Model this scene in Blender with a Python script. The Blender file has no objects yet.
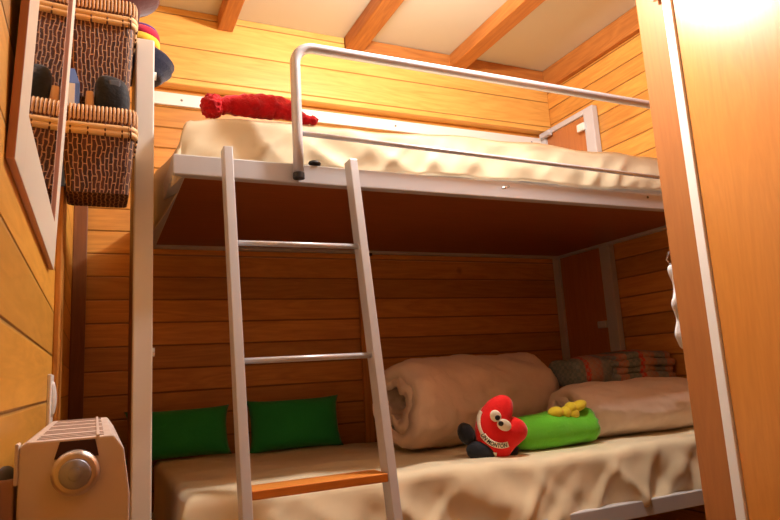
import bpy, bmesh, math, random
from mathutils import Vector, Matrix, noise
random.seed(7)
S = bpy.context.scene
C = S.collection
EYE = 0.85                      # eye height above the floor; heights below are written from eye level
Q = 0.78

# ------------------------------------------------------------------ camera, light, exposure
cam_d = bpy.data.cameras.new('camera'); cam = bpy.data.objects.new('camera', cam_d); C.objects.link(cam)
ax = Vector((0.90805165, -0.41486809, -0.05767729))
ay = Vector((0.01979764, 0.18005819, -0.98345671))
az = Vector((0.41839008, 0.89188761, 0.17171555))
M3 = Matrix((ax, -ay, -az)).transposed()
cam.matrix_world = Matrix.Translation((0, 0, EYE)) @ M3.to_4x4()
cam_d.sensor_width = 36; cam_d.lens = 634.0 / 780 * 36; cam_d.clip_start = 0.01
S.camera = cam
W = bpy.data.worlds.new('world'); S.world = W; W.use_nodes = True
W.node_tree.nodes['Background'].inputs[0].default_value = (1, .9, .8, 1)
W.node_tree.nodes['Background'].inputs[1].default_value = 0.02
def point(name, loc, power, color, radius):
    l = bpy.data.lights.new(name, 'POINT'); l.energy = power; l.color = color; l.shadow_soft_size = radius
    o = bpy.data.objects.new(name, l); o.location = (loc[0], loc[1], loc[2] + EYE); C.objects.link(o); return o
point('ceiling_lamp_light', (.94, 1.32, 1.28), 46, (1, .95, .92), .03)
point('fill_light', (.7, -.35, 1.1), 1.2, (1, .90, .84), .12)  # weak fill added behind the camera; no lamp is known there
S.view_settings.view_transform = 'Standard'; S.view_settings.look = 'None'
S.view_settings.gamma = 1; S.view_settings.use_curve_mapping = False
S.view_settings.exposure = 0.42

# ------------------------------------------------------------------ materials
def newmat(name, color=(.8, .8, .8), rough=.5, metal=0, spec=.5):
    m = bpy.data.materials.new(name); m.use_nodes = True
    b = m.node_tree.nodes['Principled BSDF']
    b.inputs['Base Color'].default_value = (*color, 1); b.inputs['Roughness'].default_value = rough
    b.inputs['Metallic'].default_value = metal; b.inputs['Specular IOR Level'].default_value = spec
    return m
def N(m, t, **kw):
    n = m.node_tree.nodes.new(t)
    for k, v in kw.items(): setattr(n, k, v)
    return n
def L(m, a, b): m.node_tree.links.new(a, b)
def math_(m, op, a, b=None):
    n = N(m, 'ShaderNodeMath', operation=op)
    for i, v in enumerate((a, b)):
        if v is None: continue
        if hasattr(v, 'is_linked') or hasattr(v, 'links'): L(m, v, n.inputs[i])
        else: n.inputs[i].default_value = v
    return n.outputs[0]
def mixc(m, fac, a, b, blend='MIX'):
    n = N(m, 'ShaderNodeMix', data_type='RGBA', blend_type=blend)
    for i, v in ((0, fac), (6, a), (7, b)):
        if hasattr(v, 'links'): L(m, v, n.inputs[i])
        else: n.inputs[i].default_value = v if i == 0 else (*v, 1)
    return n.outputs[2]
def ramp(m, fac, stops):
    n = N(m, 'ShaderNodeValToRGB'); L(m, fac, n.inputs[0])
    e = n.color_ramp.elements
    while len(e) < len(stops): e.new(.5)
    for i, (p, c) in enumerate(stops): e[i].position = p; e[i].color = (*c, 1)
    return n.outputs[0]
def bump(m, h, strength, dist=.01):
    n = N(m, 'ShaderNodeBump'); n.inputs['Strength'].default_value = strength; n.inputs['Distance'].default_value = dist
    L(m, h, n.inputs['Height']); L(m, n.outputs[0], m.node_tree.nodes['Principled BSDF'].inputs['Normal'])
def wood(name, dark, light, grain='X', pitch=0, across='Z', rough=.4, offs=0, groove=.055, knots=True, var=.35, spec=.5, fine=1.0):
    m = newmat(name, rough=rough, spec=spec); b = m.node_tree.nodes['Principled BSDF']
    tc = N(m, 'ShaderNodeTexCoord'); sp = N(m, 'ShaderNodeSeparateXYZ'); L(m, tc.outputs['Object'], sp.inputs[0])
    co = {'X': sp.outputs[0], 'Y': sp.outputs[1], 'Z': sp.outputs[2]}
    sc = {'X': 9., 'Y': 9., 'Z': 9.}; sc[grain] = .9
    cb = N(m, 'ShaderNodeCombineXYZ')
    idx = None
    if pitch:
        d = math_(m, 'DIVIDE', math_(m, 'ADD', co[across], offs), pitch)
        idx = math_(m, 'FLOOR', d); fr = math_(m, 'FRACT', d)
        wn = N(m, 'ShaderNodeTexWhiteNoise', noise_dimensions='1D'); L(m, idx, wn.inputs['W'])
    for i, k in enumerate('XYZ'):
        v = math_(m, 'MULTIPLY', co[k], sc[k])
        if k == grain and pitch: v = math_(m, 'ADD', v, math_(m, 'MULTIPLY', idx, 7.31))
        L(m, v, cb.inputs[i])
    n1 = N(m, 'ShaderNodeTexNoise'); n1.inputs['Scale'].default_value = 1.6; n1.inputs['Detail'].default_value = 4
    n1.inputs['Distortion'].default_value = 1.2; L(m, cb.outputs[0], n1.inputs['Vector'])
    w = math_(m, 'PINGPONG', math_(m, 'MULTIPLY', n1.outputs[0], 6.0), .5)
    n2 = N(m, 'ShaderNodeTexNoise'); n2.inputs['Scale'].default_value = 9 * fine; n2.inputs['Detail'].default_value = 6
    L(m, cb.outputs[0], n2.inputs['Vector'])
    f = math_(m, 'ADD', math_(m, 'MULTIPLY', w, .55), math_(m, 'MULTIPLY', n2.outputs[0], .75))
    col = ramp(m, f, [(.15, dark), (.85, light)])
    if knots:
        vo = N(m, 'ShaderNodeTexVoronoi'); vo.inputs['Scale'].default_value = .75
        vo.inputs['Scale'].default_value = 2.3; L(m, tc.outputs['Object'], vo.inputs['Vector'])
        kf = N(m, 'ShaderNodeMapRange'); kf.inputs[1].default_value = .012; kf.inputs[2].default_value = .05
        kf.inputs[3].default_value = .8; kf.inputs[4].default_value = 0; L(m, vo.outputs['Distance'], kf.inputs[0])
        col = mixc(m, kf.outputs[0], col, tuple(c * .3 for c in dark))
    if pitch:
        v = math_(m, 'ADD', math_(m, 'MULTIPLY', wn.outputs[0], var), 1 - var * .5)
        hs = N(m, 'ShaderNodeHueSaturation'); L(m, col, hs.inputs['Color']); L(m, v, hs.inputs['Value']); col = hs.outputs[0]
        e = math_(m, 'MINIMUM', fr, math_(m, 'SUBTRACT', 1, fr))
        g = N(m, 'ShaderNodeMapRange'); g.inputs[1].default_value = 0; g.inputs[2].default_value = groove; L(m, e, g.inputs[0])
        col = mixc(m, g.outputs[0], tuple(c * .5 for c in dark), col)
        bump(m, g.outputs[0], .6, .006)
    else:
        bump(m, f, .08, .003)
    L(m, col, b.inputs['Base Color'])
    return m
def fabric(name, c, rough=.85, scale=60, bstr=.25, var=.1, big=5, sheen=.2, dist=.004, warp=0, det=4):
    m = newmat(name, c, rough, spec=.25); b = m.node_tree.nodes['Principled BSDF']
    b.inputs['Sheen Weight'].default_value = sheen
    tc = N(m, 'ShaderNodeTexCoord')
    n = N(m, 'ShaderNodeTexNoise'); n.inputs['Scale'].default_value = big; n.inputs['Detail'].default_value = 3; L(m, tc.outputs['Object'], n.inputs['Vector'])
    col = ramp(m, n.outputs[0], [(.3, tuple(x * (1 - var) for x in c)), (.7, tuple(min(1, x * (1 + var)) for x in c))])
    L(m, col, b.inputs['Base Color'])
    n2 = N(m, 'ShaderNodeTexNoise'); n2.inputs['Scale'].default_value = scale; n2.inputs['Detail'].default_value = 4; L(m, tc.outputs['Object'], n2.inputs['Vector'])
    n2.inputs['Distortion'].default_value = warp; n2.inputs['Detail'].default_value = det
    bump(m, n2.outputs[0], bstr, dist)
    return m

PD, PL = (.52, .20, .035), (.74, .36, .075)
M = {}
M['pine_shaded'] = wood('pine_boards_shaded', (.46, .18, .030), (.68, .32, .062), 'X', .083, 'Z', offs=.03)  # same pine as the upper boards, darkened to put bunk shade into the colour
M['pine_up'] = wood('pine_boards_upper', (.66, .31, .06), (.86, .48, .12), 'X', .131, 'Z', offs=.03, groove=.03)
M['pine_side'] = wood('pine_boards_side', PD, PL, 'Y', .083, 'Z', offs=.0)
M['pine_left'] = wood('pine_boards_left', (.60, .28, .03), (.80, .42, .07), 'Y', .088, 'Z', offs=.02, groove=.04)
M['beam'] = wood('beam_wood', (.33, .10, .018), (.54, .20, .04), 'Y', rough=.45)
M['beamx'] = wood('beam_wood_cross', (.33, .10, .018), (.54, .20, .04), 'X', rough=.45)
M['trim'] = wood('trim_wood', (.42, .15, .025), (.70, .32, .06), 'Z', rough=.45, knots=False)
M['trim_dark'] = wood('trim_dark_wood', (.16, .05, .012), (.26, .09, .02), 'Z', rough=.5, knots=False)
M['door'] = wood('veneer_door', (.56, .21, .035), (.66, .27, .05), 'Z', rough=.34, knots=False, fine=1.6, spec=.9)
M['stile'] = wood('veneer_stile', (.36, .13, .035), (.44, .17, .045), 'Z', rough=.45, knots=False)
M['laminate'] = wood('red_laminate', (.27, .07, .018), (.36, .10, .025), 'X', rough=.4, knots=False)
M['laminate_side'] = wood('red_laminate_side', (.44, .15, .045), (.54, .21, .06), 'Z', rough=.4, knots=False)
M['floorw'] = wood('floor_wood', (.10, .04, .015), (.18, .08, .03), 'Y', .12, 'X')
M['tread'] = wood('tread_wood', (.62, .20, .03), (.80, .32, .06), 'X', rough=.4, knots=False)
M['ceil'] = newmat('ceiling_cream', (.61, .56, .44), .8)
M['alu'] = newmat('painted_aluminium', (.58, .59, .62), .38, .15)
M['tube'] = newmat('satin_tube', (.60, .61, .66), .3, .25)
M['post'] = newmat('white_post', (.80, .77, .70), .5)
M['wplastic'] = newmat('white_plastic', (.82, .80, .76), .4)
M['black'] = newmat('black_plastic', (.01, .01, .012), .4)
M['steel'] = newmat('steel', (.6, .6, .62), .25, .9)
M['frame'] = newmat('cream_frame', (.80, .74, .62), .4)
M['frame_shade'] = newmat('cream_frame_shaded', (.62, .30, .20), .45)  # unlit edges of the cream frame, their shade put into the colour
M['mirror'] = newmat('mirror_glass', (.85, .86, .86), .02, 1)
M['rad'] = newmat('radiator_enamel', (.82, .73, .68), .35)
M['slot'] = newmat('slot_shade', (.50, .38, .33), .5)
M['rad_bar'] = newmat('radiator_bracket', (.45, .28, .22), .5)
M['knobrim'] = newmat('chrome_knob', (.70, .64, .60), .3, .8)
M['knobface'] = newmat('blue_grey_knob', (.42, .45, .56), .35, .3)
M['dark'] = newmat('recess_shade', (.06, .02, .015), .7)  # near-black stands for shade in the radiator's hollow and between its sections
M['sheet'] = fabric('cream_sheet', (.74, .64, .43), .6, 6, .4, .06, 6, dist=.03, warp=.7, det=1.5)
M['mattress'] = fabric('mattress_cloth', (.75, .70, .60))
M['duvet'] = fabric('beige_duvet', (.82, .65, .52), .8, 18, .45, .05, 8, dist=.012, warp=.6)
M['green'] = fabric('dark_green_cloth', (.018, .32, .07), .85, 80, .3, .12)
M['lime'] = fabric('lime_green_plush', (.13, .55, .02), .8, 120, .4, .1)
M['yellow'] = fabric('yellow_plush', (.85, .70, .04), .8, 120, .4, .05)
M['red'] = fabric('red_plush', (.78, .008, .006), .75, 150, .4, .08)
M['redknit'] = fabric('red_knit', (.60, .006, .012), .95, 160, 1, .25, 40)
M['navy'] = fabric('navy_cloth', (.010, .012, .03), .9, 100, .4, .2)
M['crimson'] = fabric('crimson_cloth', (.50, .012, .05), .9, 100, .4)
M['purple'] = fabric('purple_cloth', (.14, .05, .22), .9, 100, .4)
M['gold'] = fabric('golden_cloth', (.85, .50, .04), .9, 100, .4)
M['blackcloth'] = fabric('black_cloth', (.008, .009, .014), .7, 80, .4, .2)
M['greycloth'] = fabric('grey_cloth', (.10, .11, .14), .8, 60, .4, .2)
M['cream'] = fabric('cream_felt', (.86, .78, .60), .8, 100, .2, .03)
M['whitecloth'] = fabric('white_cloth', (.85, .85, .86), .8, 60, .4, .05)
M['brownfelt'] = fabric('brown_felt', (.10, .025, .018), .9, 60, .4)
M['wicker_l'] = newmat('light_wicker', (.78, .52, .26), .6)
M['wicker_rim'] = newmat('rim_wicker', (.66, .40, .22), .6)
M['wicker_dk'] = newmat('dark_wicker', (.10, .03, .016), .6)
M['bluebox'] = newmat('blue_carton', (.10, .20, .55), .4)
M['whitebox'] = newmat('white_carton', (.75, .80, .90), .4)
M['tanbox'] = newmat('tan_card', (.62, .34, .14), .6)

def weave():
    m = newmat('woven_wicker', rough=.6); b = m.node_tree.nodes['Principled BSDF']
    tc = N(m, 'ShaderNodeTexCoord'); mp = N(m, 'ShaderNodeMapping'); mp.inputs['Rotation'].default_value = (0, 0, math.pi / 2)
    nz = N(m, 'ShaderNodeTexNoise'); nz.inputs['Scale'].default_value = 45; L(m, tc.outputs['UV'], nz.inputs['Vector'])
    va = N(m, 'ShaderNodeVectorMath', operation='MULTIPLY_ADD'); L(m, nz.outputs['Color'], va.inputs[0]); va.inputs[1].default_value = (.010, .010, 0); L(m, tc.outputs['UV'], va.inputs[2])
    L(m, va.outputs[0], mp.inputs[0])
    br = N(m, 'ShaderNodeTexBrick'); L(m, mp.outputs[0], br.inputs['Vector'])
    br.inputs['Color1'].default_value = (.045, .012, .006, 1); br.inputs['Color2'].default_value = (.10, .027, .012, 1)
    br.inputs['Mortar'].default_value = (.50, .27, .14, 1); br.inputs['Scale'].default_value = 1
    br.inputs['Brick Width'].default_value = .027; br.inputs['Row Height'].default_value = .0092
    br.inputs['Mortar Size'].default_value = .0016; br.inputs['Mortar Smooth'].default_value = .5
    L(m, br.outputs[0], b.inputs['Base Color']); inv = math_(m, 'SUBTRACT', 1, br.outputs['Fac']); bump(m, inv, 1, .004)
    return m
M['weave'] = weave()
def blanketmat():
    m = newmat('patterned_blanket', rough=.95); b = m.node_tree.nodes['Principled BSDF']
    tc = N(m, 'ShaderNodeTexCoord'); sp = N(m, 'ShaderNodeSeparateXYZ'); L(m, tc.outputs['Object'], sp.inputs[0])
    n = N(m, 'ShaderNodeTexNoise'); n.inputs['Scale'].default_value = 3; L(m, tc.outputs['Object'], n.inputs['Vector'])
    x = math_(m, 'ADD', math_(m, 'MULTIPLY', sp.outputs[0], 4.2), math_(m, 'MULTIPLY', n.outputs[0], .15))
    fr = math_(m, 'FRACT', x)
    r = ramp(m, fr, [(0, (.42, .17, .12)), (.18, (.40, .20, .13)), (.2, (.14, .18, .17)), (.42, (.16, .20, .18)), (.45, (.50, .06, .04)), (.52, (.50, .06, .04)), (.55, (.42, .24, .14)), (.75, (.36, .16, .13)), (.8, (.20, .22, .21))])
    m.node_tree.nodes[-1]
    v = N(m, 'ShaderNodeTexChecker'); v.inputs['Scale'].default_value = 75; L(m, tc.outputs['Object'], v.inputs['Vector'])
    c = mixc(m, math_(m, 'MULTIPLY', v.outputs[1], .45), r, (.30, .27, .22))
    L(m, c, b.inputs['Base Color'])
    n2 = N(m, 'ShaderNodeTexNoise'); n2.inputs['Scale'].default_value = 90; L(m, tc.outputs['Object'], n2.inputs['Vector'])
    bump(m, n2.outputs[0], .8, .006)
    return m
M['blanket'] = blanketmat()

# ------------------------------------------------------------------ builders
ORG = {}
def thing(name, label, cat, loc, group=None):
    o = bpy.data.objects.new(name, None); o.empty_display_size = .05; C.objects.link(o)
    o.location = (loc[0], loc[1], loc[2] + EYE); ORG[o] = Vector(o.location)
    o['label'] = label; o['category'] = cat
    if group: o['group'] = group
    return o
def tag(o, label, cat, group=None):
    o['label'] = label; o['category'] = cat
    if group: o['group'] = group
    return o
def obj(name, bm, mat, parent=None, smooth=False, bevel=0, sub=0, org=None, label=None):
    """links a bmesh (in room coordinates, heights from eye level) as one object"""
    if parent is not None: o0 = ORG[parent]
    elif org is not None: o0 = Vector((org[0], org[1], org[2] + EYE))
    else: o0 = Vector((0, 0, EYE))
    for v in bm.verts: v.co = v.co + Vector((0, 0, EYE)) - o0
    bmesh.ops.recalc_face_normals(bm, faces=bm.faces)
    me = bpy.data.meshes.new(name); bm.to_mesh(me); bm.free()
    mats = mat if isinstance(mat, (list, tuple)) else [mat]
    for x in mats: me.materials.append(M[x] if isinstance(x, str) else x)
    for p in me.polygons: p.use_smooth = smooth
    o = bpy.data.objects.new(name, me); C.objects.link(o)
    if parent is not None: o.parent = parent
    else: o.location = o0
    ORG[o] = o0
    if bevel:
        b = o.modifiers.new('bevel', 'BEVEL'); b.width = bevel; b.segments = 2; b.limit_method = 'ANGLE'
    if sub:
        b = o.modifiers.new('subdivision', 'SUBSURF'); b.levels = sub; b.render_levels = sub
    if label: o['label'] = label
    return o
def struct(name, bm, mat, **k):
    o = obj(name, bm, mat, **k); o['kind'] = 'structure'; return o
def B(): return bmesh.new()
def box(bm, x0, x1, y0, y1, z0, z1, mi=0, mtx=None):
    vs = [bm.verts.new((x, y, z)) for x in (x0, x1) for y in (y0, y1) for z in (z0, z1)]
    if mtx is not None:
        for v in vs: v.co = mtx @ v.co
    for f in ((0, 1, 3, 2), (4, 6, 7, 5), (0, 4, 5, 1), (2, 3, 7, 6), (0, 2, 6, 4), (1, 5, 7, 3)):
        bm.faces.new([vs[i] for i in f]).material_index = mi
    return bm
def boxb(*a, **k): return box(B(), *a, **k)
def rings(bm, rs, caps=True, closed=True, mi=0):
    """rs: list of rings (lists of points) skinned together"""
    R = [[bm.verts.new(p) for p in r] for r in rs]
    n = len(R[0])
    for a, b in zip(R, R[1:]):
        for i in range(n if closed else n - 1):
            j = (i + 1) % n
            bm.faces.new((a[i], a[j], b[j], b[i])).material_index = mi
    if caps and closed:
        bm.faces.new(list(reversed(R[0]))).material_index = mi; bm.faces.new(R[-1]).material_index = mi
    return R
def tube(bm, pts, r, n=14, caps=True, mi=0):
    pts = [Vector(p) for p in pts]; rs = []
    up = Vector((0, 0, 1)); prev = None
    for i, p in enumerate(pts):
        a = pts[max(0, i - 1)]; b = pts[min(len(pts) - 1, i + 1)]; t = (b - a).normalized()
        if prev is None:
            u = t.cross(up); u = u if u.length > 1e-3 else t.cross(Vector((1, 0, 0))); u.normalize()
        else:
            u = prev - t * prev.dot(t); u.normalize()
        prev = u; w = t.cross(u); rr = r[i] if isinstance(r, (list, tuple)) else r
        rs.append([p + (u * math.cos(2 * math.pi * k / n) + w * math.sin(2 * math.pi * k / n)) * rr for k in range(n)])
    rings(bm, rs, caps, mi=mi); return bm
def ell(bm, c, r, mtx=None, nu=20, nv=12, nz=0, mi=0):
    c = Vector(c); rs = []
    for i in range(1, nv):
        a = math.pi * i / nv; ring = []
        for k in range(nu):
            t = 2 * math.pi * k / nu
            d = Vector((math.sin(a) * math.cos(t), math.sin(a) * math.sin(t), math.cos(a)))
            q = Vector((d.x * r[0], d.y * r[1], d.z * r[2]))
            if nz: q *= 1 + nz * noise.noise(d * 3 + c * 9)
            ring.append(c + (mtx @ q if mtx is not None else q))
        rs.append(ring)
    R = rings(bm, rs, caps=False, mi=mi)
    for ring, s in ((R[0], 1), (R[-1], -1)):
        q = Vector((0, 0, s * r[2])); p = bm.verts.new(c + (mtx @ q if mtx is not None else q))
        for k in range(nu):
            bm.faces.new((ring[k], ring[(k + 1) % nu], p)).material_index = mi
    return bm
def softbox(bm, x0, x1, y0, y1, z0, z1, r=.03, nx=24, ny=12, nz=6, disp=0, freq=6, seed=0, mtx=None):
    """a closed box with rounded edges and a lumpy surface"""
    g = bmesh.new(); bmesh.ops.create_cube(g, size=1)
    hx, hy, hz = (x1 - x0) / 2, (y1 - y0) / 2, (z1 - z0) / 2; c = Vector(((x0 + x1) / 2, (y0 + y1) / 2, (z0 + z1) / 2))
    g.free()
    vmap = {}
    def V(i, j, k):
        key = (i, j, k)
        if key not in vmap:
            p = Vector((-hx + 2 * hx * i / nx, -hy + 2 * hy * j / ny, -hz + 2 * hz * k / nz))
            q = Vector((max(-hx + r, min(hx - r, p.x)), max(-hy + r, min(hy - r, p.y)), max(-hz + r, min(hz - r, p.z))))
            d = p - q
            if d.length > 1e-6: d.normalize()
            o = q + d * r
            if disp: o += d * disp * noise.noise((o + c) * freq + Vector((seed, 0, 0)))
            o = o + c
            if mtx is not None: o = mtx @ o
            vmap[key] = bm.verts.new(o)
        return vmap[key]
    for i in range(nx):
        for j in range(ny):
            for k in (0, nz): bm.faces.new((V(i, j, k), V(i + 1, j, k), V(i + 1, j + 1, k), V(i, j + 1, k)))
    for i in range(nx):
        for k in range(nz):
            for j in (0, ny): bm.faces.new((V(i, j, k), V(i + 1, j, k), V(i + 1, j, k + 1), V(i, j, k + 1)))
    for j in range(ny):
        for k in range(nz):
            for i in (0, nx): bm.faces.new((V(i, j, k), V(i, j + 1, k), V(i, j + 1, k + 1), V(i, j, k + 1)))
    return bm

# ------------------------------------------------------------------ the room
XL, XR, YB, YF, ZC, ZF = -.08, 2.045, 2.43, -1.1, 1.44, -EYE
struct('floor', boxb(XL - .1, XR + .1, YF - .1, YB + .1, ZF - .05, ZF), 'floorw')
struct('ceiling', boxb(XL - .1, XR + .1, YF - .1, YB + .1, ZC, ZC + .05), 'ceil')
bw = boxb(XL - .1, XR + .1, YB, YB + .08, ZF, ZC)
struct('wall_back', bw, 'pine_shaded')
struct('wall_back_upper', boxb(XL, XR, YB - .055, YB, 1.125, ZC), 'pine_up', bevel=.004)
struct('wall_left', boxb(XL - .08, XL, YF - .1, YB, ZF, ZC), 'pine_left')
struct('wall_right', boxb(XR, XR + .08, YF - .1, YB, ZF, ZC), 'pine_side')
struct('wall_front', boxb(XL - .1, XR + .1, YF - .08, YF, ZF, ZC), 'pine_shaded')
YU = YB - .055
for i, (a, b) in enumerate(((.415, .475), (.955, 1.035), (1.475, 1.555))):
    struct('trim_%d' % (i + 1), boxb(a, b, YF, YU, ZC - .065, ZC), 'beam', bevel=.004)
struct('trim_4', boxb(XR - .03, XR, YF, YU, 1.335, ZC), 'beam', bevel=.004)
struct('trim_5', boxb(.955, XR - .03, YU - .018, YU, 1.365, ZC - .002), 'beamx', bevel=.003)
struct('trim_6', boxb(XL, XL + .012, 1.46, 1.60, ZF, ZC), 'trim', bevel=.003)
struct('trim_7', boxb(XL, XL + .045, YB - .03, YB, ZF, 1.12), 'trim_dark', bevel=.003)
struct('trim_8', boxb(.985, 1.022, YB - .012, YB, ZF, .5), 'trim', bevel=.002)
struct('trim_9', boxb(XR - .022, XR, YB - .022, YB, .49, 1.12), 'trim', bevel=.003)

# ------------------------------------------------------------------ wardrobe on the right
wd = thing('wardrobe', 'tall honey-brown veneer wardrobe with white edge profile filling the right of the view', 'wardrobe', (1.75, .5, ZF))
XD = 1.43
obj('body', boxb(XD + .012, XR - .004, -.5, 1.235, ZF, ZC - .02), 'stile', wd)
obj('stile', boxb(XD, XD + .012, 1.140, 1.236, ZF, ZC - .02), 'stile', wd, bevel=.004)
pf = boxb(XD - .008, XD + .012, 1.113, 1.140, ZF, ZC - .02)
obj('edge_profile', pf, 'wplastic', wd, bevel=.002, label='white vertical edge profile')
obj('door', boxb(XD + .001, XD + .012, .32, 1.112, ZF + .06, ZC - .03), 'door', wd, bevel=.002)
obj('door', boxb(XD + .001, XD + .012, -.48, .316, ZF + .06, ZC - .03), 'door', wd, bevel=.002)
hb = boxb(XD - .012, XD, 1.141, 1.172, 1.0, 1.06); tube(hb, [(XD - .014, 1.156, .985), (XD - .014, 1.156, 1.0)], .007)
obj('hinge', hb, 'steel', wd, bevel=.002, label='small metal hinge at top of stile')

# white cloth on the wardrobe's end
cl = B(); rs = []
for i in range(15):
    t = i / 14; z = .250 - .24 * t
    w = .020 + .010 * math.sin(t * 17) + .007 * t
    cx = 1.474 + .004 * math.sin(t * 9)
    rs.append([Vector((cx + w * math.cos(a) * (1 + .3 * math.sin(3 * a + t * 8)), 1.258 + .016 * math.sin(a), z)) for a in [2 * math.pi * k / 16 for k in range(16)]])
rings(cl, rs)
hc = thing('hanging_cloth', 'crumpled white cloth hanging on the end of the wardrobe facing the bunks', 'cloth', (1.458, 1.258, .02))
obj('cloth', cl, 'whitecloth', hc, smooth=True, sub=1)
obj('hook', tube(B(), [(1.458, 1.236, .285), (1.458, 1.262, .282), (1.458, 1.272, .262), (1.458, 1.262, .25)], .003), 'steel', hc, smooth=True)

# ------------------------------------------------------------------ bunk bed
BX0, BX1, BY0, BY1 = .156, 2.035, 1.50, 2.40
bunk = thing('bunk_bed', 'two-tier bunk with pale metal rails and red-brown base boards along the back wall', 'bunk bed', (1.1, 1.95, ZF))
def frame(z0, z1, y1=BY1):
    obj('front_rail', boxb(BX0, BX1, BY0, BY0 + .028, z0, z1), 'alu', bunk, bevel=.003)
    obj('side_rail', boxb(BX0, BX0 + .03, BY0 + .028, y1 - .025, z0, z1), 'alu', bunk, bevel=.003)
    obj('side_rail', boxb(BX1 - .03, BX1, BY0 + .028, y1 - .025, z0, z1), 'alu', bunk, bevel=.003)
    obj('back_rail', boxb(BX0, BX1, y1 - .025, y1, z0, z1), 'alu', bunk, bevel=.003)
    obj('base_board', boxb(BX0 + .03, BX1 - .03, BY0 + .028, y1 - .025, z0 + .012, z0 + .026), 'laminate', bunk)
frame(.483, .534)
frame(-.47, -.424)
for x in (BX0 + .02, BX1 - .05):
    for y in (BY0 + .01, BY1 - .05):
        obj('leg', boxb(x, x + .03, y, y + .03, ZF, -.47), 'alu', bunk, bevel=.003)
# wall rail behind the upper bunk
wr = boxb(.13, XR - .03, YB - .012, YB, 1.055, 1.105)
obj('wall_rail', wr, 'wplastic', bunk, bevel=.002, label='white flat rail screwed to the back wall')
for x in (.283, 1.2, 1.95):
    obj('screw', tube(B(), [(x, YB - .0135, 1.078), (x, YB - .011, 1.078)], .005), 'steel', bunk)
# end panel on the right wall
ef = B()
box(ef, XR - .035, XR - .004, 2.05, 2.11, -.42, 1.13)
box(ef, XR - .035, XR - .004, 2.385, 2.428, -.42, 1.11)
box(ef, XR - .035, XR - .004, 2.11, 2.385, 1.105, 1.13)
obj('end_frame', ef, 'alu', bunk, bevel=.003)
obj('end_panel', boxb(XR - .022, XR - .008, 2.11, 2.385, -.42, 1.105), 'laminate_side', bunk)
obj('bracket', boxb(XR - .05, XR - .035, 2.10, 2.145, 1.03, 1.065), 'wplastic', bunk, bevel=.003, label='white plastic bracket')
obj('bracket', boxb(XR - .045, XR - .022, 2.11, 2.16, .13, .16), 'alu', bunk, bevel=.003)
obj('bracket', boxb(XR - .06, XR - .035, 2.33, 2.40, 1.09, 1.115), 'alu', bunk, bevel=.003)
# guard rail
gy = 1.486; r = .0135
def arc(cx, cz, rad, a0, a1, n=8):
    return [(cx + rad * math.cos(a0 + (a1 - a0) * i / n), gy, cz + rad * math.sin(a0 + (a1 - a0) * i / n)) for i in range(n + 1)]
pts = [(.457, gy, .505), (.457, gy, .6), (.457, gy, .76)] + arc(.507, .803, .05, math.pi, math.pi / 2) + [(.8, gy, .853), (1.2, gy, .853), (1.6, gy, .852)] + arc(1.95, .80, .052, math.pi / 2, 0) + [(2.002, gy, .7), (2.002, gy, .505)]
g = obj('guard_rail', tube(B(), pts, r, 18), 'tube', bunk, smooth=True)
obj('lower_bar', tube(B(), [(.457, gy, .612), (1.2, gy, .600), (2.0, gy, .586)], .0068, 12), 'tube', g, smooth=True)
obj('foot_cap', tube(B(), [(.457, gy, .490), (.457, gy, .505)], .0145, 18), 'black', g, label='black plastic end cap')
obj('foot_cap', tube(B(), [(2.002, gy, .490), (2.002, gy, .505)], .0145, 18), 'black', g, label='black plastic end cap')
kb = B(); ell(kb, (.507, 1.507, .541), (.017, .012, .009)); obj('knob', kb, 'black', bunk, smooth=True, label='black plastic locking knob')
obj('pin', tube(B(), [(1.066, 1.472, .503), (1.10, 1.489, .516)], .0035, 10), 'steel', bunk, smooth=True)
obj('screw', tube(B(), [(1.67, 1.4985, .522), (1.67, 1.501, .522)], .0045, 10), 'black', bunk)
obj('catch', boxb(.99, 1.03, 2.365, 2.376, .472, .483), 'black', bunk)

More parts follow.
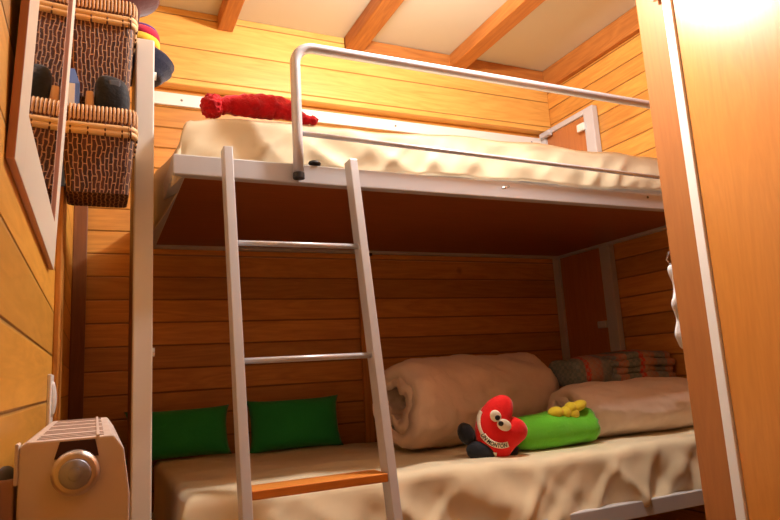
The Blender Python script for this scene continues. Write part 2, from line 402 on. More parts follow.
# mattresses and sheets
def mattress(z0, z1, label):
    o = obj('mattress', softbox(B(), .195, 1.99, 1.545, 2.35, z0, z1, .035, 20, 10, 4), 'mattress', smooth=True, org=(1.1, 1.95, z0))
    return tag(o, label, 'mattress')
mattress(.510, .622, 'mattress of the upper bunk under its crumpled cream sheet')
mattress(-.443, -.287, 'mattress of the lower bunk under its draped cream sheet')
def sheet(zt, zh, x0, x1, y0, y1, seed, fold, rumple, label, lefth=None, sag=0, drop=0, loose=0):
    bm = B(); nx, ny = 190, 84; hang = zt - zh; lh = lefth or hang
    def arcdrop(d, r=.02):            # distance past the edge -> (outward, down)
        q = r * math.pi / 2
        if d <= 0: return 0, 0
        if d < q: a = d / r; return r * math.sin(a), r * (1 - math.cos(a))
        return r, r + d - q
    rows = []
    for i in range(nx + 1):
        a = (x0 - lh) + (x1 - x0 + lh) * i / nx
        row = []
        hw = hang * (1 + .10 * noise.noise(Vector((a * 3.1, seed, 0))))
        for j in range(ny + 1):
            tt = j / ny
            b = (y0 - hw) + (y1 - y0 + hw) * tt
            ox, dx = arcdrop(x0 + .03 - a); oy, dy = arcdrop(y0 + .03 - b)
            x = max(a, x0 + .03) - ox; y = max(b, y0 + .03) - oy
            z = zt - max(dx, dy) - .25 * min(dx, dy)
            k = min(dx, dy) * .25; x -= k; y -= k * .2
            # hanging folds
            n1 = noise.noise(Vector((a * 7 + 1.2 * (z - zt) * 6, seed + 3, z * 2)))
            n2 = noise.noise(Vector((a * 17, seed + 7, z * 6)))
            ridge = (1 - abs(noise.noise(Vector((a * 5 + z * 9, seed + 11, z * 3)))) * 2.2)
            f = min(1, dy / .10)
            c1 = abs(noise.noise(Vector((a * 4.5 + z * 5.0, seed + 21, z * 1.5)))); c2 = abs(noise.noise(Vector((a * 8 - z * 7.0, seed + 31, z * 2))))
            y -= f * fold * (.5 * n1 + .2 * n2 + .9 * max(0, 1 - 3.2 * c1) * .7 + .45 * max(0, 1 - 3.5 * c2) + .1)
            f = min(1, dx / .10)
            x -= f * fold * (.9 * noise.noise(Vector((b * 9, seed + 5, z * 4))) + .4) * (.4 if dx < .2 else .6)
            top = 1 if max(dx, dy) < .04 else .35
            z += top * rumple * (noise.noise(Vector((a * 4, b * 5, seed))) + .5 * noise.noise(Vector((a * 11, b * 9, seed + 1))) + .5 * (1 - 2.5 * abs(noise.noise(Vector((a * 3 + b * 4, b * 6 - a * 2, seed + 2))))))
            z -= drop * max(0, 1 - max(0, a - x0) / .16) ** 2 * (1 if dx <= 0 else .9)
            if loose:
                g_ = max(0, min(1, (b - 1.62) / .2)); g_ = g_ * g_ * (3 - 2 * g_)
                x -= g_ * loose * min(1, dx / .05); z -= g_ * .9 * max(0, dx - .05)
            z -= sag * max(0, min(1, (a - x0) / 1.0))
            row.append(bm.verts.new((x, y, z)))
        rows.append(row)
    for i in range(nx):
        for j in range(ny): bm.faces.new((rows[i][j], rows[i + 1][j], rows[i + 1][j + 1], rows[i][j + 1]))
    o = obj('bed_sheet', bm, 'sheet', smooth=True, org=(1.1, 1.95, zt))
    s = o.modifiers.new('thickness', 'SOLIDIFY'); s.thickness = .003; s.offset = -1
    return tag(o, label, 'bed sheet')
sheet(.658, .540, .178, 2.0, 1.530, 2.36, 3.0, .018, .011, 'crumpled cream sheet covering the upper bunk behind the guard rail', sag=-.030, drop=.035, loose=.052)
sheet(-.258, -.418, .178, 2.0, 1.520, 2.36, 9.0, .030, .008, 'cream sheet draped in folds over the lower bunk mattress', sag=.016)

# ------------------------------------------------------------------ ladder
lad = thing('bunk_ladder', 'pale metal ladder with a wooden bottom tread leaning on the bunk', 'ladder', (.43, 1.24, ZF))
KL = .15 / .84
def ly(z): return 1.470 + (z - .55) * KL
def stile(x0, x1, ztop):
    bm = B(); dy = .042
    vs = []
    for z in (ZF, ztop):
        for (x, d) in ((x0, 0), (x1, 0), (x1, dy), (x0, dy)): vs.append(bm.verts.new((x, ly(z) - dy + .01 + d, z)))
    for f in ((0, 1, 2, 3), (7, 6, 5, 4), (0, 4, 5, 1), (1, 5, 6, 2), (2, 6, 7, 3), (3, 7, 4, 0)): bm.faces.new([vs[i] for i in f])
    return bm
obj('stile', stile(.262, .283, .541), 'alu', lad, bevel=.002)
obj('stile', stile(.577, .598, .538), 'alu', lad, bevel=.002)
for z in (.304, .038):
    obj('rung', tube(B(), [(.28, ly(z) - .012, z), (.58, ly(z) - .012, z)], .0065, 12), 'tube', lad, smooth=True)
z = -.217
obj('tread', boxb(.283, .577, ly(z) - .03, ly(z) + .045, z - .018, z), 'tread', lad, bevel=.002, label='orange wooden tread')
z = -.5
obj('tread', boxb(.283, .577, ly(z) - .03, ly(z) + .045, z - .018, z), 'tread', lad, bevel=.002, label='orange wooden tread')

# ------------------------------------------------------------------ upright beside the bunk
up = thing('upright_post', 'tall white post with brown wooden panel behind it at the bunk\'s left end', 'post', (.1, 1.55, ZF))
obj('profile', boxb(.0762, .1195, 1.58, 1.615, ZF, .858), 'post', up, bevel=.003)
obj('side_panel', boxb(.0762, .1195, 1.615, 1.785, ZF, .825), 'trim_dark', up, bevel=.002, label='brown wooden side panel')
for z in (.77, .075):
    obj('fastener', tube(B(), [(.1195, 1.60, z), (.1255, 1.60, z)], .010, 12), 'wplastic', up, label='small white fastener')

# ------------------------------------------------------------------ baskets
def basket(x0, x1, y0, y1, z0, z1, label, first=None):
    t = thing('wicker_basket', label, 'basket', ((x0 + x1) / 2, (y0 + y1) / 2, z0), 'wicker baskets on the left wall')
    w, d, h = x1 - x0, y1 - y0, z1 - z0
    def ring(z, ins, inner=0):
        a, b, c, e = x0 + ins + inner, x1 - ins - inner, y0 + ins + inner, y1 - inner - ins * .3
        P = []; n = 12; r = .014
        for (cx, cy, a0) in ((b - r, c + r, -90), (b - r, e - r, 0), (a + r, e - r, 90), (a + r, c + r, 180)):
            for k in range(5): an = math.radians(a0 + 90 * k / 4); P.append((cx + r * math.cos(an), cy + r * math.sin(an), z))
        return P
    bm = B(); uv = bm.loops.layers.uv.new('UVMap')
    zb = z1 - .062
    prof = [(z0, .012, 0), (z0 + (zb - z0) * .5, .006, 0), (zb, 0.002, 0), (zb, .002, .006), (z0 + .006, .012, .006)]
    R = [[bm.verts.new(p) for p in ring(*q)] for q in prof]
    hs = [0, (zb - z0) * .5, zb - z0, zb - z0 + .006, 2 * (zb - z0)]
    n = len(R[0])
    per = [0]
    for i in range(n): per.append(per[-1] + (Vector(R[2][i].co) - Vector(R[2][(i + 1) % n].co)).length)
    for q in range(len(R) - 1):
        for i in range(n):
            j = (i + 1) % n
            f = bm.faces.new((R[q][i], R[q][j], R[q + 1][j], R[q + 1][i]))
            for l, (u, v) in zip(f.loops, ((per[i], hs[q]), (per[i + 1], hs[q]), (per[i + 1], hs[q + 1]), (per[i], hs[q + 1]))): l[uv].uv = (u, v)
    for q in (0, -1):
        f = bm.faces.new(R[q])
        for l in f.loops: l[uv].uv = (l.vert.co.x, l.vert.co.y)
    obj('body', bm, 'weave', t)
    # horizontal light bands with cross ties
    bb = B()
    pr = ring(zb + .008, 0)
    for zz, rr in ((zb + .004, .0075), (zb + .016, .0085)):
        loop = [Vector((p[0], p[1], zz + .0012 * math.sin(i * 1.7))) for i, p in enumerate(ring(zz, .002))]
        loop.append(loop[0]); tube(bb, loop, rr, 8, caps=False)
    obj('band', bb, 'wicker_l', t, smooth=True, label='pale cane band')
    L0 = [Vector(p) for p in ring(zb, -.003)]
    def along(L_, s):
        L_ = L_ + [L_[0]]
        for a, b in zip(L_, L_[1:]):
            d_ = (b - a).length
            if s <= d_: return a + (b - a) * (s / d_ if d_ else 0), (b - a)
            s -= d_
        return L_[-1], Vector((1, 0, 0))
    tot = sum(((L0[(i + 1) % n]) - L0[i]).length for i in range(n))
    k = 0; s = 0
    while s < tot:
        tie = B(); p, _ = along(L0, s); tube(tie, [(p.x, p.y, zb - .005), (p.x, p.y, zb + .012), (p.x, p.y, zb + .026)], .0022, 6); s += .034
        obj('tie', tie, 'wicker_dk', t, smooth=True)
    # rim of upright wrapped canes
    rm = B(); s = 0
    L1 = [Vector(p) for p in ring(zb, .001)]
    tot = sum(((L1[(i + 1) % n]) - L1[i]).length for i in range(n))
    cnt = int(tot / .0078)
    for q in range(cnt):
        p, tg = along(L1, tot * q / cnt); tg.normalize(); nn = Vector((tg.y, -tg.x, 0))
        lean = tg * .002
        tube(rm, [p + Vector((0, 0, .024)), p + nn * .003 + Vector((0, 0, .032)) + lean, p + nn * .003 + Vector((0, 0, .052)) + lean, p + Vector((0, 0, .062)) + lean, p - nn * .004 + Vector((0, 0, .056))], [.0028, .0032, .0032, .003, .002], 7)
    obj('rim', rm, 'wicker_rim', t, smooth=True, label='rim of upright wrapped canes')
    core = B(); P = [Vector(p) for p in ring(zb + .040, .004)]; P.append(P[0])
    for dz in (-.012, 0, .012): tube(core, [p + Vector((0, 0, dz)) for p in P], .0075, 8, caps=False)
    obj('rim_core', core, 'wicker_dk', t, smooth=True)
    obj('hook', tube(B(), [(XL + .001, (y0 + y1) / 2, z1 + .01), (XL + .006, (y0 + y1) / 2, z1 + .01), (x0 + .012, (y0 + y1) / 2, z1 - .004), (x0 + .012, (y0 + y1) / 2, z1 - .03)], .003), 'steel', t, smooth=True)
    return t
basket(-.077, .071, 1.435, 1.57, .412, .602, 'dark woven wicker basket, lower one, holding a black bag')
basket(-.077, .071, 1.505, 1.64, .658, .905, 'dark woven wicker basket, topmost, cut by the photo\'s upper edge')
bg = B(); softbox(bg, -.012, .060, 1.452, 1.500, .425, .690, .022, 10, 8, 14, disp=.01, freq=18, seed=2)
tg_ = thing('black_bag', 'rounded black fabric bag standing in the lower wicker basket', 'bag', (.024, 1.478, .425))
obj('bag_body', bg, 'blackcloth', tg_, smooth=True, sub=1)
p = B(); softbox(p, .012, .040, 1.4475, 1.456, .630, .678, .004, 6, 3, 6, disp=.003, freq=30); obj('patch', p, 'greycloth', tg_, smooth=True, sub=1, label='grey patch')
cb = thing('drink_carton', 'small blue and white carton in the lower wicker basket by the mirror', 'carton', (-.05, 1.47, .425))
b_ = B(); rings(b_, [[(-.075, 1.455, .425), (-.044, 1.455, .425), (-.044, 1.49, .425), (-.075, 1.49, .425)], [(-.075, 1.455, .66), (-.044, 1.455, .66), (-.044, 1.49, .66), (-.075, 1.49, .66)], [(-.067, 1.470, .70), (-.055, 1.470, .70), (-.055, 1.474, .70), (-.067, 1.474, .70)]])
obj('carton_body', b_, 'bluebox', cb)
obj('stripe', boxb(-.067, -.053, 1.4535, 1.4555, .43, .658), 'whitebox', cb)
tb = B(); softbox(tb, -.033, -.014, 1.455, 1.49, .425, .648, .006, 4, 4, 8)
tag(obj('card_box', tb, 'tanbox', smooth=True, org=(-.024, 1.47, .425)), 'narrow tan box between carton and black bag in wicker basket', 'box')

# hats
def lathe(bm, prof, c, mtx=None, n=28, mi=0, wob=0):
    rs = []
    for (r_, z_) in prof:
        rs.append([Vector(c) + ((mtx @ Vector((r_ * math.cos(2 * math.pi * k / n), r_ * math.sin(2 * math.pi * k / n), z_))) if mtx is not None else Vector((r_ * math.cos(2 * math.pi * k / n), r_ * math.sin(2 * math.pi * k / n), z_))) for k in range(n)])
    return rings(bm, rs, caps=True, mi=mi)
hm = Matrix.Rotation(math.radians(6), 3, 'Y')
hc_ = (.090, 1.745, .890)
ht = thing('striped_cap', 'navy cap with purple, crimson and yellow bands perched behind the white post', 'hat', (.078, 1.745, .83))
br_ = B()
lathe(br_, [(.048, -.066), (.064, -.062), (.076, -.050), (.073, -.042), (.092, -.032), (.088, -.024), (.097, -.014), (.086, .000), (.062, .012), (.046, .018)], hc_, hm)
obj('brim', br_, 'navy', ht, smooth=True)
for nm, prof, mt in (('crown_band', [(.050, .014), (.052, .020), (.051, .026)], 'crimson'), ('crown_band', [(.051, .026), (.0525, .038), (.051, .050)], 'gold'), ('crown_band', [(.051, .050), (.050, .062), (.046, .074)], 'crimson'), ('crown', [(.046, .074), (.040, .083), (.026, .089), (.008, .091)], 'purple')):
    q = B(); lathe(q, prof, hc_, hm); obj(nm, q, mt, ht, smooth=True, label={'crimson': 'crimson band', 'gold': 'golden yellow band', 'purple': 'purple crown'}[mt])
bh = thing('brown_hat', 'dark brown felt hat stuffed in the topmost wicker basket', 'hat', (.03, 1.57, .85))
q = B(); lathe(q, [(.001, .86), (.045, .87), (.05, .93), (.09, .952), (.096, .960), (.085, .968), (.05, .975), (.045, 1.03), (.03, 1.05), (.001, 1.055)], (.035, 1.575, 0)); obj('hat_body', q, 'brownfelt', bh, smooth=True)

# ------------------------------------------------------------------ mirror on the left wall
mr = thing('wall_mirror', 'wide cream-framed mirror tilting off the left wall', 'mirror', (-.08, .96, .21))
TL_ = .042
mm = Matrix.Translation((-.0795, 0, .213)) @ Matrix.Rotation(TL_, 4, 'Y') @ Matrix.Translation((.0795, 0, -.213))
def mbox(x0, x1, y0, y1, z0, z1): return boxb(x0, x1, y0, y1, z0, z1, mtx=mm)
fx0, fx1 = -.0795, -.0715
for (y0, y1, z0, z1) in ((.65, .722, .213, 1.05), (1.20, 1.27, .213, 1.05), (.722, 1.20, .213, .285), (.722, 1.20, .98, 1.05)):
    bm = mbox(fx0, fx1, y0, y1, z0, z1)
    bm.faces.ensure_lookup_table()
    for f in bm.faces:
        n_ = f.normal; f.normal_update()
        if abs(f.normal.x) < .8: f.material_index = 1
    obj('frame_rail', bm, ['frame', 'frame_shade'], mr, bevel=.001)
obj('glass', mbox(fx0, fx0 + .004, .722, 1.20, .285, .98), 'mirror', mr, label='reflecting mirror glass')
# wall switch
sw = thing('wall_switch', 'white switch plate on the left wall just above the radiator', 'switch', (-.08, 1.4, -.02))
obj('plate', boxb(XL, XL + .007, 1.335, 1.415, -.062, .03), 'wplastic', sw, bevel=.002)
q = B(); rings(q, [[(XL + .007 + .007 * math.sin(math.pi * (.1 + .8 * i / 8)), y, -.048 + .064 * i / 8) for y in (1.35, 1.40)] + [(XL + .005, y, -.048 + .064 * i / 8) for y in (1.40, 1.35)] for i in range(9)]); obj('rocker', q, 'wplastic', sw, smooth=True)

# ------------------------------------------------------------------ radiator
rd = thing('radiator', 'cream panel radiator with a round end knob against the left wall', 'radiator', (-.015, .8, ZF + .15))
ry0, ry1 = .62, 1.0; rx0, rx1 = -.056, .026; rzt, rzb = -.041, -.55
prof = [(rx0, rzb), (rx0, rzt - .003), (rx0 + .006, rzt), (rx1 - .010, rzt), (rx1 - .002, rzt - .012), (rx1 + .003, rzt - .05), (rx1 + .003, rzb)]
n_sec = 5; sl = (ry1 - ry0) / n_sec
for i in range(n_sec):
    a = ry0 + i * sl; q = B()
    lo = .0 if i == 0 else .0
    rings(q, [[(x, y, z) for x, z in prof] for y in (a, a + sl - .004)])
    o = obj('section', q, 'rad', rd, bevel=.002)
    for j in range(3):
        yy = a + .014 + j * .02
        obj('slot', boxb(rx0 + .012, rx1 - .018, yy, yy + .005, rzt - .0005, rzt + .0006), 'slot', o)
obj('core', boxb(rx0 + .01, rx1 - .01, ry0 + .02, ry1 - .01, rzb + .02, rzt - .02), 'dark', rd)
obj('ridge', boxb(.002, .0045, ry0, ry1 - .004, rzt, rzt + .0015), 'rad', rd)
q = B(); rings(q, [[(-.030, y, -.057), (.004, y, -.057), (.001, y, -.043), (-.026, y, -.043)] for y in (ry0 - .0012, ry0 + .003)]); obj('recess', q, 'dark', rd, label='dark patch for the shade in the hollow above the knob')
q = B(); tube(q, [(-.0135, ry0 - .001, -.0685), (-.0135, ry0 - .012, -.0685), (-.0135, ry0 - .016, -.0685)], [.0185, .0185, .0155], 32); kn = obj('knob', q, 'knobrim', rd, smooth=True, bevel=.001, label='shiny round end knob')
q = B(); tube(q, [(-.0135, ry0 - .0158, -.0685), (-.0135, ry0 - .0195, -.0685)], [.0125, .0110], 32); obj('knob_face', q, 'knobface', kn, smooth=True, label='blue-grey knob centre')
q = B(); tube(q, [(-.0135, ry0 - .019, -.0685), (-.0135, ry0 - .0205, -.0685)], [.006, .005], 20); obj('knob_button', q, 'knobface', kn, smooth=True)
obj('side_flange', boxb(rx0 - .003, rx0, ry0 - .001, ry0 + .02, -.075, rzt - .001), 'rad', rd, bevel=.001)
q = boxb(XL + .001, rx0 - .003, ry0 + .005, ry0 + .035, -.50, -.070); obj('bracket', q, 'rad_bar', rd, bevel=.002)
q = B(); ell(q, (-.0665, ry0 + .02, -.070), (.008, .013, .010)); obj('bracket_cap', q, 'greycloth', rd, smooth=True)
for y in (.66, .94): obj('foot', boxb(-.04, .01, y, y + .02, ZF, rzb), 'rad', rd)

# ------------------------------------------------------------------ things on the upper bunk
kh = thing('knitted_hat', 'long red knitted hat with a pompom lying on the upper bunk', 'hat', (.38, 1.60, .68))
q = B(); ell(q, (.258, 1.560, .690), (.029, .029, .031), nu=48, nv=36)
for v in q.verts:
    d = v.co - Vector((.258, 1.560, .690)); v.co += d.normalized() * (.0055 * noise.noise(v.co * 160) + .003 * noise.noise(v.co * 60))
obj('pompom', q, 'redknit', kh, smooth=True)
q = B()
path = [(.278, 1.562, .696), (.30, 1.562, .702), (.34, 1.562, .704), (.38, 1.562, .708), (.42, 1.562, .712), (.452, 1.560, .706), (.478, 1.556, .694), (.500, 1.552, .684), (.512, 1.550, .680)]
rad = [.023, .025, .031, .032, .031, .026, .020, .016, .012]
# resample
P2 = []; R2 = []
for i in range(len(path) - 1):
    for k in range(5):
        t = k / 5; P2.append(Vector(path[i]).lerp(Vector(path[i + 1]), t)); R2.append(rad[i] * (1 - t) + rad[i + 1] * t)
P2.append(Vector(path[-1])); R2.append(rad[-1])
tube(q, P2, [r_ * (1 + .05 * math.sin(i * 2.1)) for i, r_ in enumerate(R2)], 24)
for v in q.verts:
    v.co.z -= .003; v.co += Vector((noise.noise(v.co * 40), noise.noise(v.co * 40 + Vector((5, 0, 0))), noise.noise(v.co * 30 + Vector((0, 9, 0))))) * .007
obj('knit_body', q, 'redknit', kh, smooth=True)
q = B(); ell(q, (.520, 1.548, .677), (.015, .012, .013), nu=20, nv=12, nz=.3); obj('tassel', q, 'redknit', kh, smooth=True)

# ------------------------------------------------------------------ cushions
def cushion(c, w, h, t, lean, yaw, label, grp=None):
    q = B(); n = 22; fr = []; bk = []
    mt = Matrix.Translation(c) @ Matrix.Rotation(yaw, 4, 'Z') @ Matrix.Rotation(-lean, 4, 'X')
    for side in (1, -1):
        g = []
        for i in range(n + 1):
            row = []
            for j in range(n + 1):
                u = -1 + 2 * i / n; v = -1 + 2 * j / n
                pinch = 1 - .05 * (1 - abs(u) ** 3) * (abs(v) ** 4) * 1.6; pinch2 = 1 - .05 * (1 - abs(v) ** 3) * (abs(u) ** 4) * 1.6
                th = t * ((1 - u ** 4) * (1 - v ** 4)) ** .6
                p_ = Vector((u * w / 2 * pinch2, -side * (th / 2), v * h / 2 * pinch))
                p_.y += -side * .006 * noise.noise(Vector((u * 2, v * 2, c[0] * 5))) * min(1, th / t * 3)
                row.append(p_)
            g.append(row)
        fr.append(g)
    def mk(p): return q.verts.new(mt @ p)
    V = {}
    for s in (0, 1):
        for i in range(n + 1):
            for j in range(n + 1):
                edge = i in (0, n) or j in (0, n)
                key = (0 if edge else s, i, j)
                if key not in V: V[key] = mk(fr[s][i][j])
        for i in range(n):
            for j in range(n):
                f = [V[(0 if (a in (0, n) or b in (0, n)) else s, a, b)] for a, b in ((i, j), (i + 1, j), (i + 1, j + 1), (i, j + 1))]
                try: q.faces.new(f)
                except ValueError: pass
    o = obj('cushion', q, 'green', smooth=True, org=c)
    return tag(o, label, 'cushion', grp)
cushion((.262, 2.322, -.168), .345, .172, .085, math.radians(14), 0, 'dark green cushion nearest the white post, leaning on the back wall', 'dark green cushions')
cushion((.668, 2.322, -.170), .350, .190, .085, math.radians(14), math.radians(-2), 'dark green cushion seen between the ladder stiles', 'dark green cushions')

# ------------------------------------------------------------------ rolled duvets
def roll(name, x0, x1, cy, cz, R, turns, th, sy, sz, seed, label, wr=.008, start=-1.15, yaw=0, endr=.06):
    q = B(); n = 110; outer = []; inner = []
    for i in range(n + 1):
        t = i / n; a = start + turns * 2 * math.pi * t
        ro = R * (1 - (1 - th * 1.05 / R * 0) * 0) - (R - th * .9) * t * 0
        ro = R - (th * 1.08) * max(0, turns * t - .8)
        fat = math.sin(min(1, t * 12 + .12) * math.pi / 2) * math.sin(min(1, (1 - t) * 10 + .12) * math.pi / 2)
        outer.append((ro, a)); inner.append((ro - th * fat, a))
    loop = outer + inner[::-1]
    xs = []; m = 90
    rs = []
    cxm = (x0 + x1) / 2
    for k in range(m + 1):
        t = k / m; x = x0 + (x1 - x0) * t
        e = min(x - x0, x1 - x); prf = 1 - .16 * (1 - min(1, e / endr)) ** 2.2
        ring = []
        for (rr, a) in loop:
            d = Vector((math.cos(a), math.sin(a)))
            nz_ = noise.noise(Vector((x * 9 + d.x * 1.5, d.y * 3, seed))) * wr * 2 + noise.noise(Vector((x * 34 + 6 * math.sin(a * 1.3), a * 1.1, seed + 4))) * wr
            r_ = max(.004, rr * prf + nz_)
            xo = (.012 * noise.noise(Vector((a, rr * 20, seed)))) * (1 if t < .5 else -1) * (1 - min(1, e / .05))
            p_ = Vector((x + xo - cxm, d.x * r_ * sy, d.y * r_ * sz))
            p_ = Matrix.Rotation(yaw, 3, 'Z') @ p_
            ring.append(p_ + Vector((cxm, cy, cz)))
        rs.append(ring)
    Rr = [[q.verts.new(p) for p in r] for r in rs]; nn = len(loop)
    for a, b in zip(Rr, Rr[1:]):
        for i in range(nn): q.faces.new((a[i], a[(i + 1) % nn], b[(i + 1) % nn], b[i]))
    for ring in (Rr[0], Rr[-1]):
        for i in range(n): q.faces.new((ring[i], ring[i + 1], ring[nn - 2 - i], ring[nn - 1 - i]))
    o = obj(name, q, 'duvet', smooth=True, org=(cxm, cy, cz - R * sz))
    return tag(o, label, 'duvet')
roll('rolled_duvet', .89, 1.57, 2.01, -.116, .152, 2.3, .046, 1.0, 1.0, 5, 'thick beige duvet rolled up with its open spiral end by the ladder', yaw=math.radians(12))
roll('rolled_duvet', 1.47, 2.03, 1.775, -.178, .106, 1.7, .046, 1.20, .90, 12, 'flatter beige rolled duvet beneath the patterned blanket', wr=.004, yaw=math.radians(-2))

# folded blanket
q = B()
softbox(q, 1.57, 1.80, 1.82, 1.99, -.085, .006, .022, 26, 10, 5, disp=.012, freq=14, seed=1)
for k in range(4):
    softbox(q, 1.725 + .012 * (k % 2), 2.028 - .012 * (k % 2), 1.785 + .008 * (k % 2), 1.985, -.088 + .0255 * k, -.088 + .0255 * k + .031, .0145, 26, 10, 3, disp=.010, freq=14, seed=k * 3)
for v in q.verts: v.co.z += -.003 + .012 * noise.noise(Vector((v.co.x * 5, v.co.y * 6, 2))) - .012 * max(0, (1.74 - v.co.x) / .3)
tag(obj('folded_blanket', q, 'blanket', smooth=True, org=(1.76, 1.9, -.1)), 'patterned grey and red blanket folded on top of the flatter rolled duvet', 'blanket')

# ------------------------------------------------------------------ red heart plush
fwd = Vector((.41839, .89189, .17172)); rgt = Vector((.90805, -.41487, -.05768)); upv = -Vector((.0198, .18006, -.98346))
HC = Vector((1.088, 1.635, -.190))
px = HC.dot(fwd) / 634.0
# the heart's own upright plane, turned to face the room
def H(u, v, w=0): return HC + rgt * ((u - 493) * px) - upv * ((v - 428) * px) - fwd * w
out = [(497, 393), (504, 395), (508, 401), (508, 409), (506, 415), (512, 416), (519, 420), (523, 427), (522, 435), (516, 441), (509, 447), (504, 455), (498, 459), (489, 459), (480, 454), (473, 445), (469.5, 434), (470, 422), (474, 411), (481, 401), (489, 395)]
T_ = .036
def dome(s): return T_ * max(0, 1 - s ** 2.3) ** .55
cen = (492, 430)
def smooth_loop(pts, m=3):
    for _ in range(m):
        o_ = []
        for i in range(len(pts)):
            a, b = pts[i], pts[(i + 1) % len(pts)]
            o_ += [(a[0] * .75 + b[0] * .25, a[1] * .75 + b[1] * .25), (a[0] * .25 + b[0] * .75, a[1] * .25 + b[1] * .75)]
        pts = o_
    return pts
lo = smooth_loop(out, 2)
plush = thing('heart_plush', 'red heart-shaped plush toy with big eyes, black feet and lettered ribbon', 'plush toy', (1.09, 1.64, -.274))
q = B(); rs = []
ss = [.06 + .94 * i / 14 for i in range(15)]
for s in ss: rs.append([H(cen[0] + (u - cen[0]) * s, cen[1] + (v - cen[1]) * s, dome(s)) for u, v in lo])
for s in ss[::-1][1:]: rs.append([H(cen[0] + (u - cen[0]) * s, cen[1] + (v - cen[1]) * s, -dome(s)) for u, v in lo])
rings(q, rs); obj('heart_body', q, 'red', plush, smooth=True)
def sfrac(u, v):
    a = math.atan2(v - cen[1], u - cen[0]); best = None
    r0 = math.hypot(u - cen[0], v - cen[1])
    for i in range(len(lo)):
        p0, p1 = lo[i], lo[(i + 1) % len(lo)]
        a0 = math.atan2(p0[1] - cen[1], p0[0] - cen[0]) - a; a1 = math.atan2(p1[1] - cen[1], p1[0] - cen[0]) - a
        a0 = (a0 + math.pi) % (2 * math.pi) - math.pi; a1 = (a1 + math.pi) % (2 * math.pi) - math.pi
        if abs(a0) < 1 and abs(a1) < 1 and a0 * a1 <= 0:
            t = abs(a0) / (abs(a0) + abs(a1) + 1e-9)
            R_ = math.hypot(p0[0] - cen[0], p0[1] - cen[1]) * (1 - t) + math.hypot(p1[0] - cen[0], p1[1] - cen[1]) * t
            return min(1, r0 / R_)
    return .5
def onheart(u, v, lift=0): return H(u, v, dome(sfrac(u, v)) + lift)
face = Matrix((rgt, upv, fwd)).transposed()
for (u, v, ra, rb, ang) in ((488.8, 412, 5.4, 6.3, 35), (497, 420.5, 7.4, 5.7, -25)):
    rm_ = face @ Matrix.Rotation(math.radians(ang), 3, 'Z')
    q = B(); ell(q, onheart(u, v, .0005), (ra * px, rb * px, .006), rm_); ey = obj('eye', q, 'cream', plush, smooth=True, label='round cream eye')
for (u, v) in ((490.3, 413), (493.4, 418.5)):
    q = B(); ell(q, onheart(u, v, .007), (2.6 * px, 2.6 * px, .003), face); obj('pupil', q, 'black', plush, smooth=True, label='black pupil')
# ribbon with lettering, along an arc on the heart's lower left
RC = (494.5, 419); RR = 21.5
def arcp(s, off): # s degrees from left-top to bottom-right
    a = math.radians(s); return (RC[0] + (RR + off) * math.cos(a), RC[1] + (RR + off) * math.sin(a))
q = B(); A = [208 - (208 - 72) * i / 40 for i in range(41)]; rows = []
for a in A:
    rows.append([q.verts.new(onheart(*arcp(a, o_), .0018)) for o_ in [k_ * (2.9 if a < 150 else 1.5) for k_ in (-1, -.35, .35, 1)]])
for a, b in zip(rows, rows[1:]):
    for i in range(3): q.faces.new((a[i], a[i + 1], b[i + 1], b[i]))
rb = obj('ribbon', q, 'cream', plush, smooth=True, label='cream lettered ribbon')
sdm = rb.modifiers.new('thickness', 'SOLIDIFY'); sdm.thickness = .0012
tcv = bpy.data.curves.new('lettering', 'FONT'); tcv.body = 'UN MONTÓN'; tcv.size = 1; tcv.offset = .025; tcv.align_x = 'LEFT'
to = bpy.data.objects.new('lettering_source', tcv); C.objects.link(to)
bpy.context.view_layer.update()
tm = to.to_mesh(); tb_ = bmesh.new(); tb_.from_mesh(tm); to.to_mesh_clear()
bpy.data.objects.remove(to); bpy.data.curves.remove(tcv)
bmesh.ops.triangulate(tb_, faces=tb_.faces)
bmesh.ops.subdivide_edges(tb_, edges=[e for e in tb_.edges if e.calc_length() > .25], cuts=2)
xm = max(v.co.x for v in tb_.verts)
for v in tb_.verts:
    s = v.co.x / xm; ang = 150 - s * (150 - 76)
    off = 2.1 - v.co.y * 5.8
    v.co = onheart(*arcp(ang, off), .0035)
obj('lettering', tb_, 'black', rb, label='black letters on the ribbon')
q = B(); box(q, 485, 490, 448, 455.5, -.001, .0006)
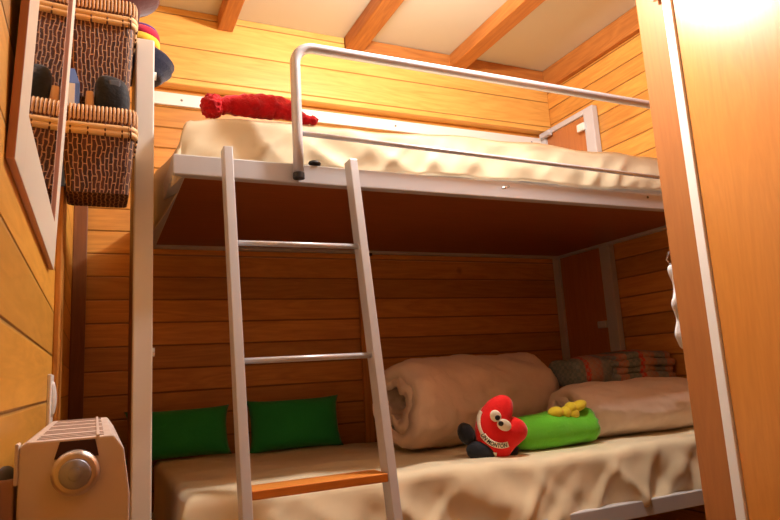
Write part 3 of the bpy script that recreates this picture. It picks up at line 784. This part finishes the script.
for v in q.verts: v.co = onheart(v.co.x, v.co.y, .003 + v.co.z)
obj('care_tag', q, 'cream', plush, label='cream cloth tag')
for (u, v, ra, rb_, w, ang) in ((461.5, 433, 8.5, 12, -.004, 25), (475, 449, 15, 10.5, .016, -12), (507, 452, 9, 6, -.022, 20)):
    q = B(); ell(q, H(u, v, w), (ra * px, rb_ * px, .024), face @ Matrix.Rotation(math.radians(ang), 3, 'Z'), nz=.06); obj('foot', q, 'blackcloth', plush, smooth=True, label='black plush foot')

# green bolster with yellow flower
gb = thing('bolster_cushion', 'bright green bolster toy with a yellow flower lying right of the heart', 'plush toy', (1.33, 1.70, -.274))
q = B(); a_ = Vector((1.145, 1.675, -.217)); b__ = Vector((1.468, 1.685, -.210)); P = []; Rd = []
for i in range(25):
    t = i / 24; P.append(a_.lerp(b__, t)); rr = .058 * (.80 + .20 * math.sin(min(1, t * 1.6) * math.pi / 2))
    e = min(t, 1 - t) * 24
    rr *= (.30, .72, .90, .97)[int(e)] if e < 4 else 1
    if t > .9: rr = .058 * (1.0 if t < .97 else .96)
    Rd.append(rr)
tube(q, P, Rd, 40)
for v in q.verts:
    t = (v.co.x - a_.x) / (b__.x - a_.x)
    v.co += Vector((.012 * noise.noise(v.co * 22) * (t > .9) + (.004 * math.sin(math.atan2(v.co.z + .21, v.co.y - 1.68) * 14) if t > .9 else 0), .006 * noise.noise(v.co * 14), .005 * noise.noise(v.co * 14 + Vector((3, 0, 0)))))
    v.co.z = max(v.co.z, -.272)
obj('bolster_body', q, 'lime', gb, smooth=True)
q = B()
for (x, z_, ra, rb_, an) in ((1.285, -.163, .026, .015, 0), (1.322, -.166, .018, .016, 0), (1.352, -.172, .020, .017, .5), (1.376, -.150, .030, .014, -.25), (1.345, -.153, .02, .015, 0)):
    ell(q, (x + .034, 1.650, z_ + .004), (ra * 1.15, .017, rb_ * 1.2), Matrix.Rotation(an, 3, 'Y'))
obj('flower', q, 'yellow', gb, smooth=True, label='yellow plush flower')
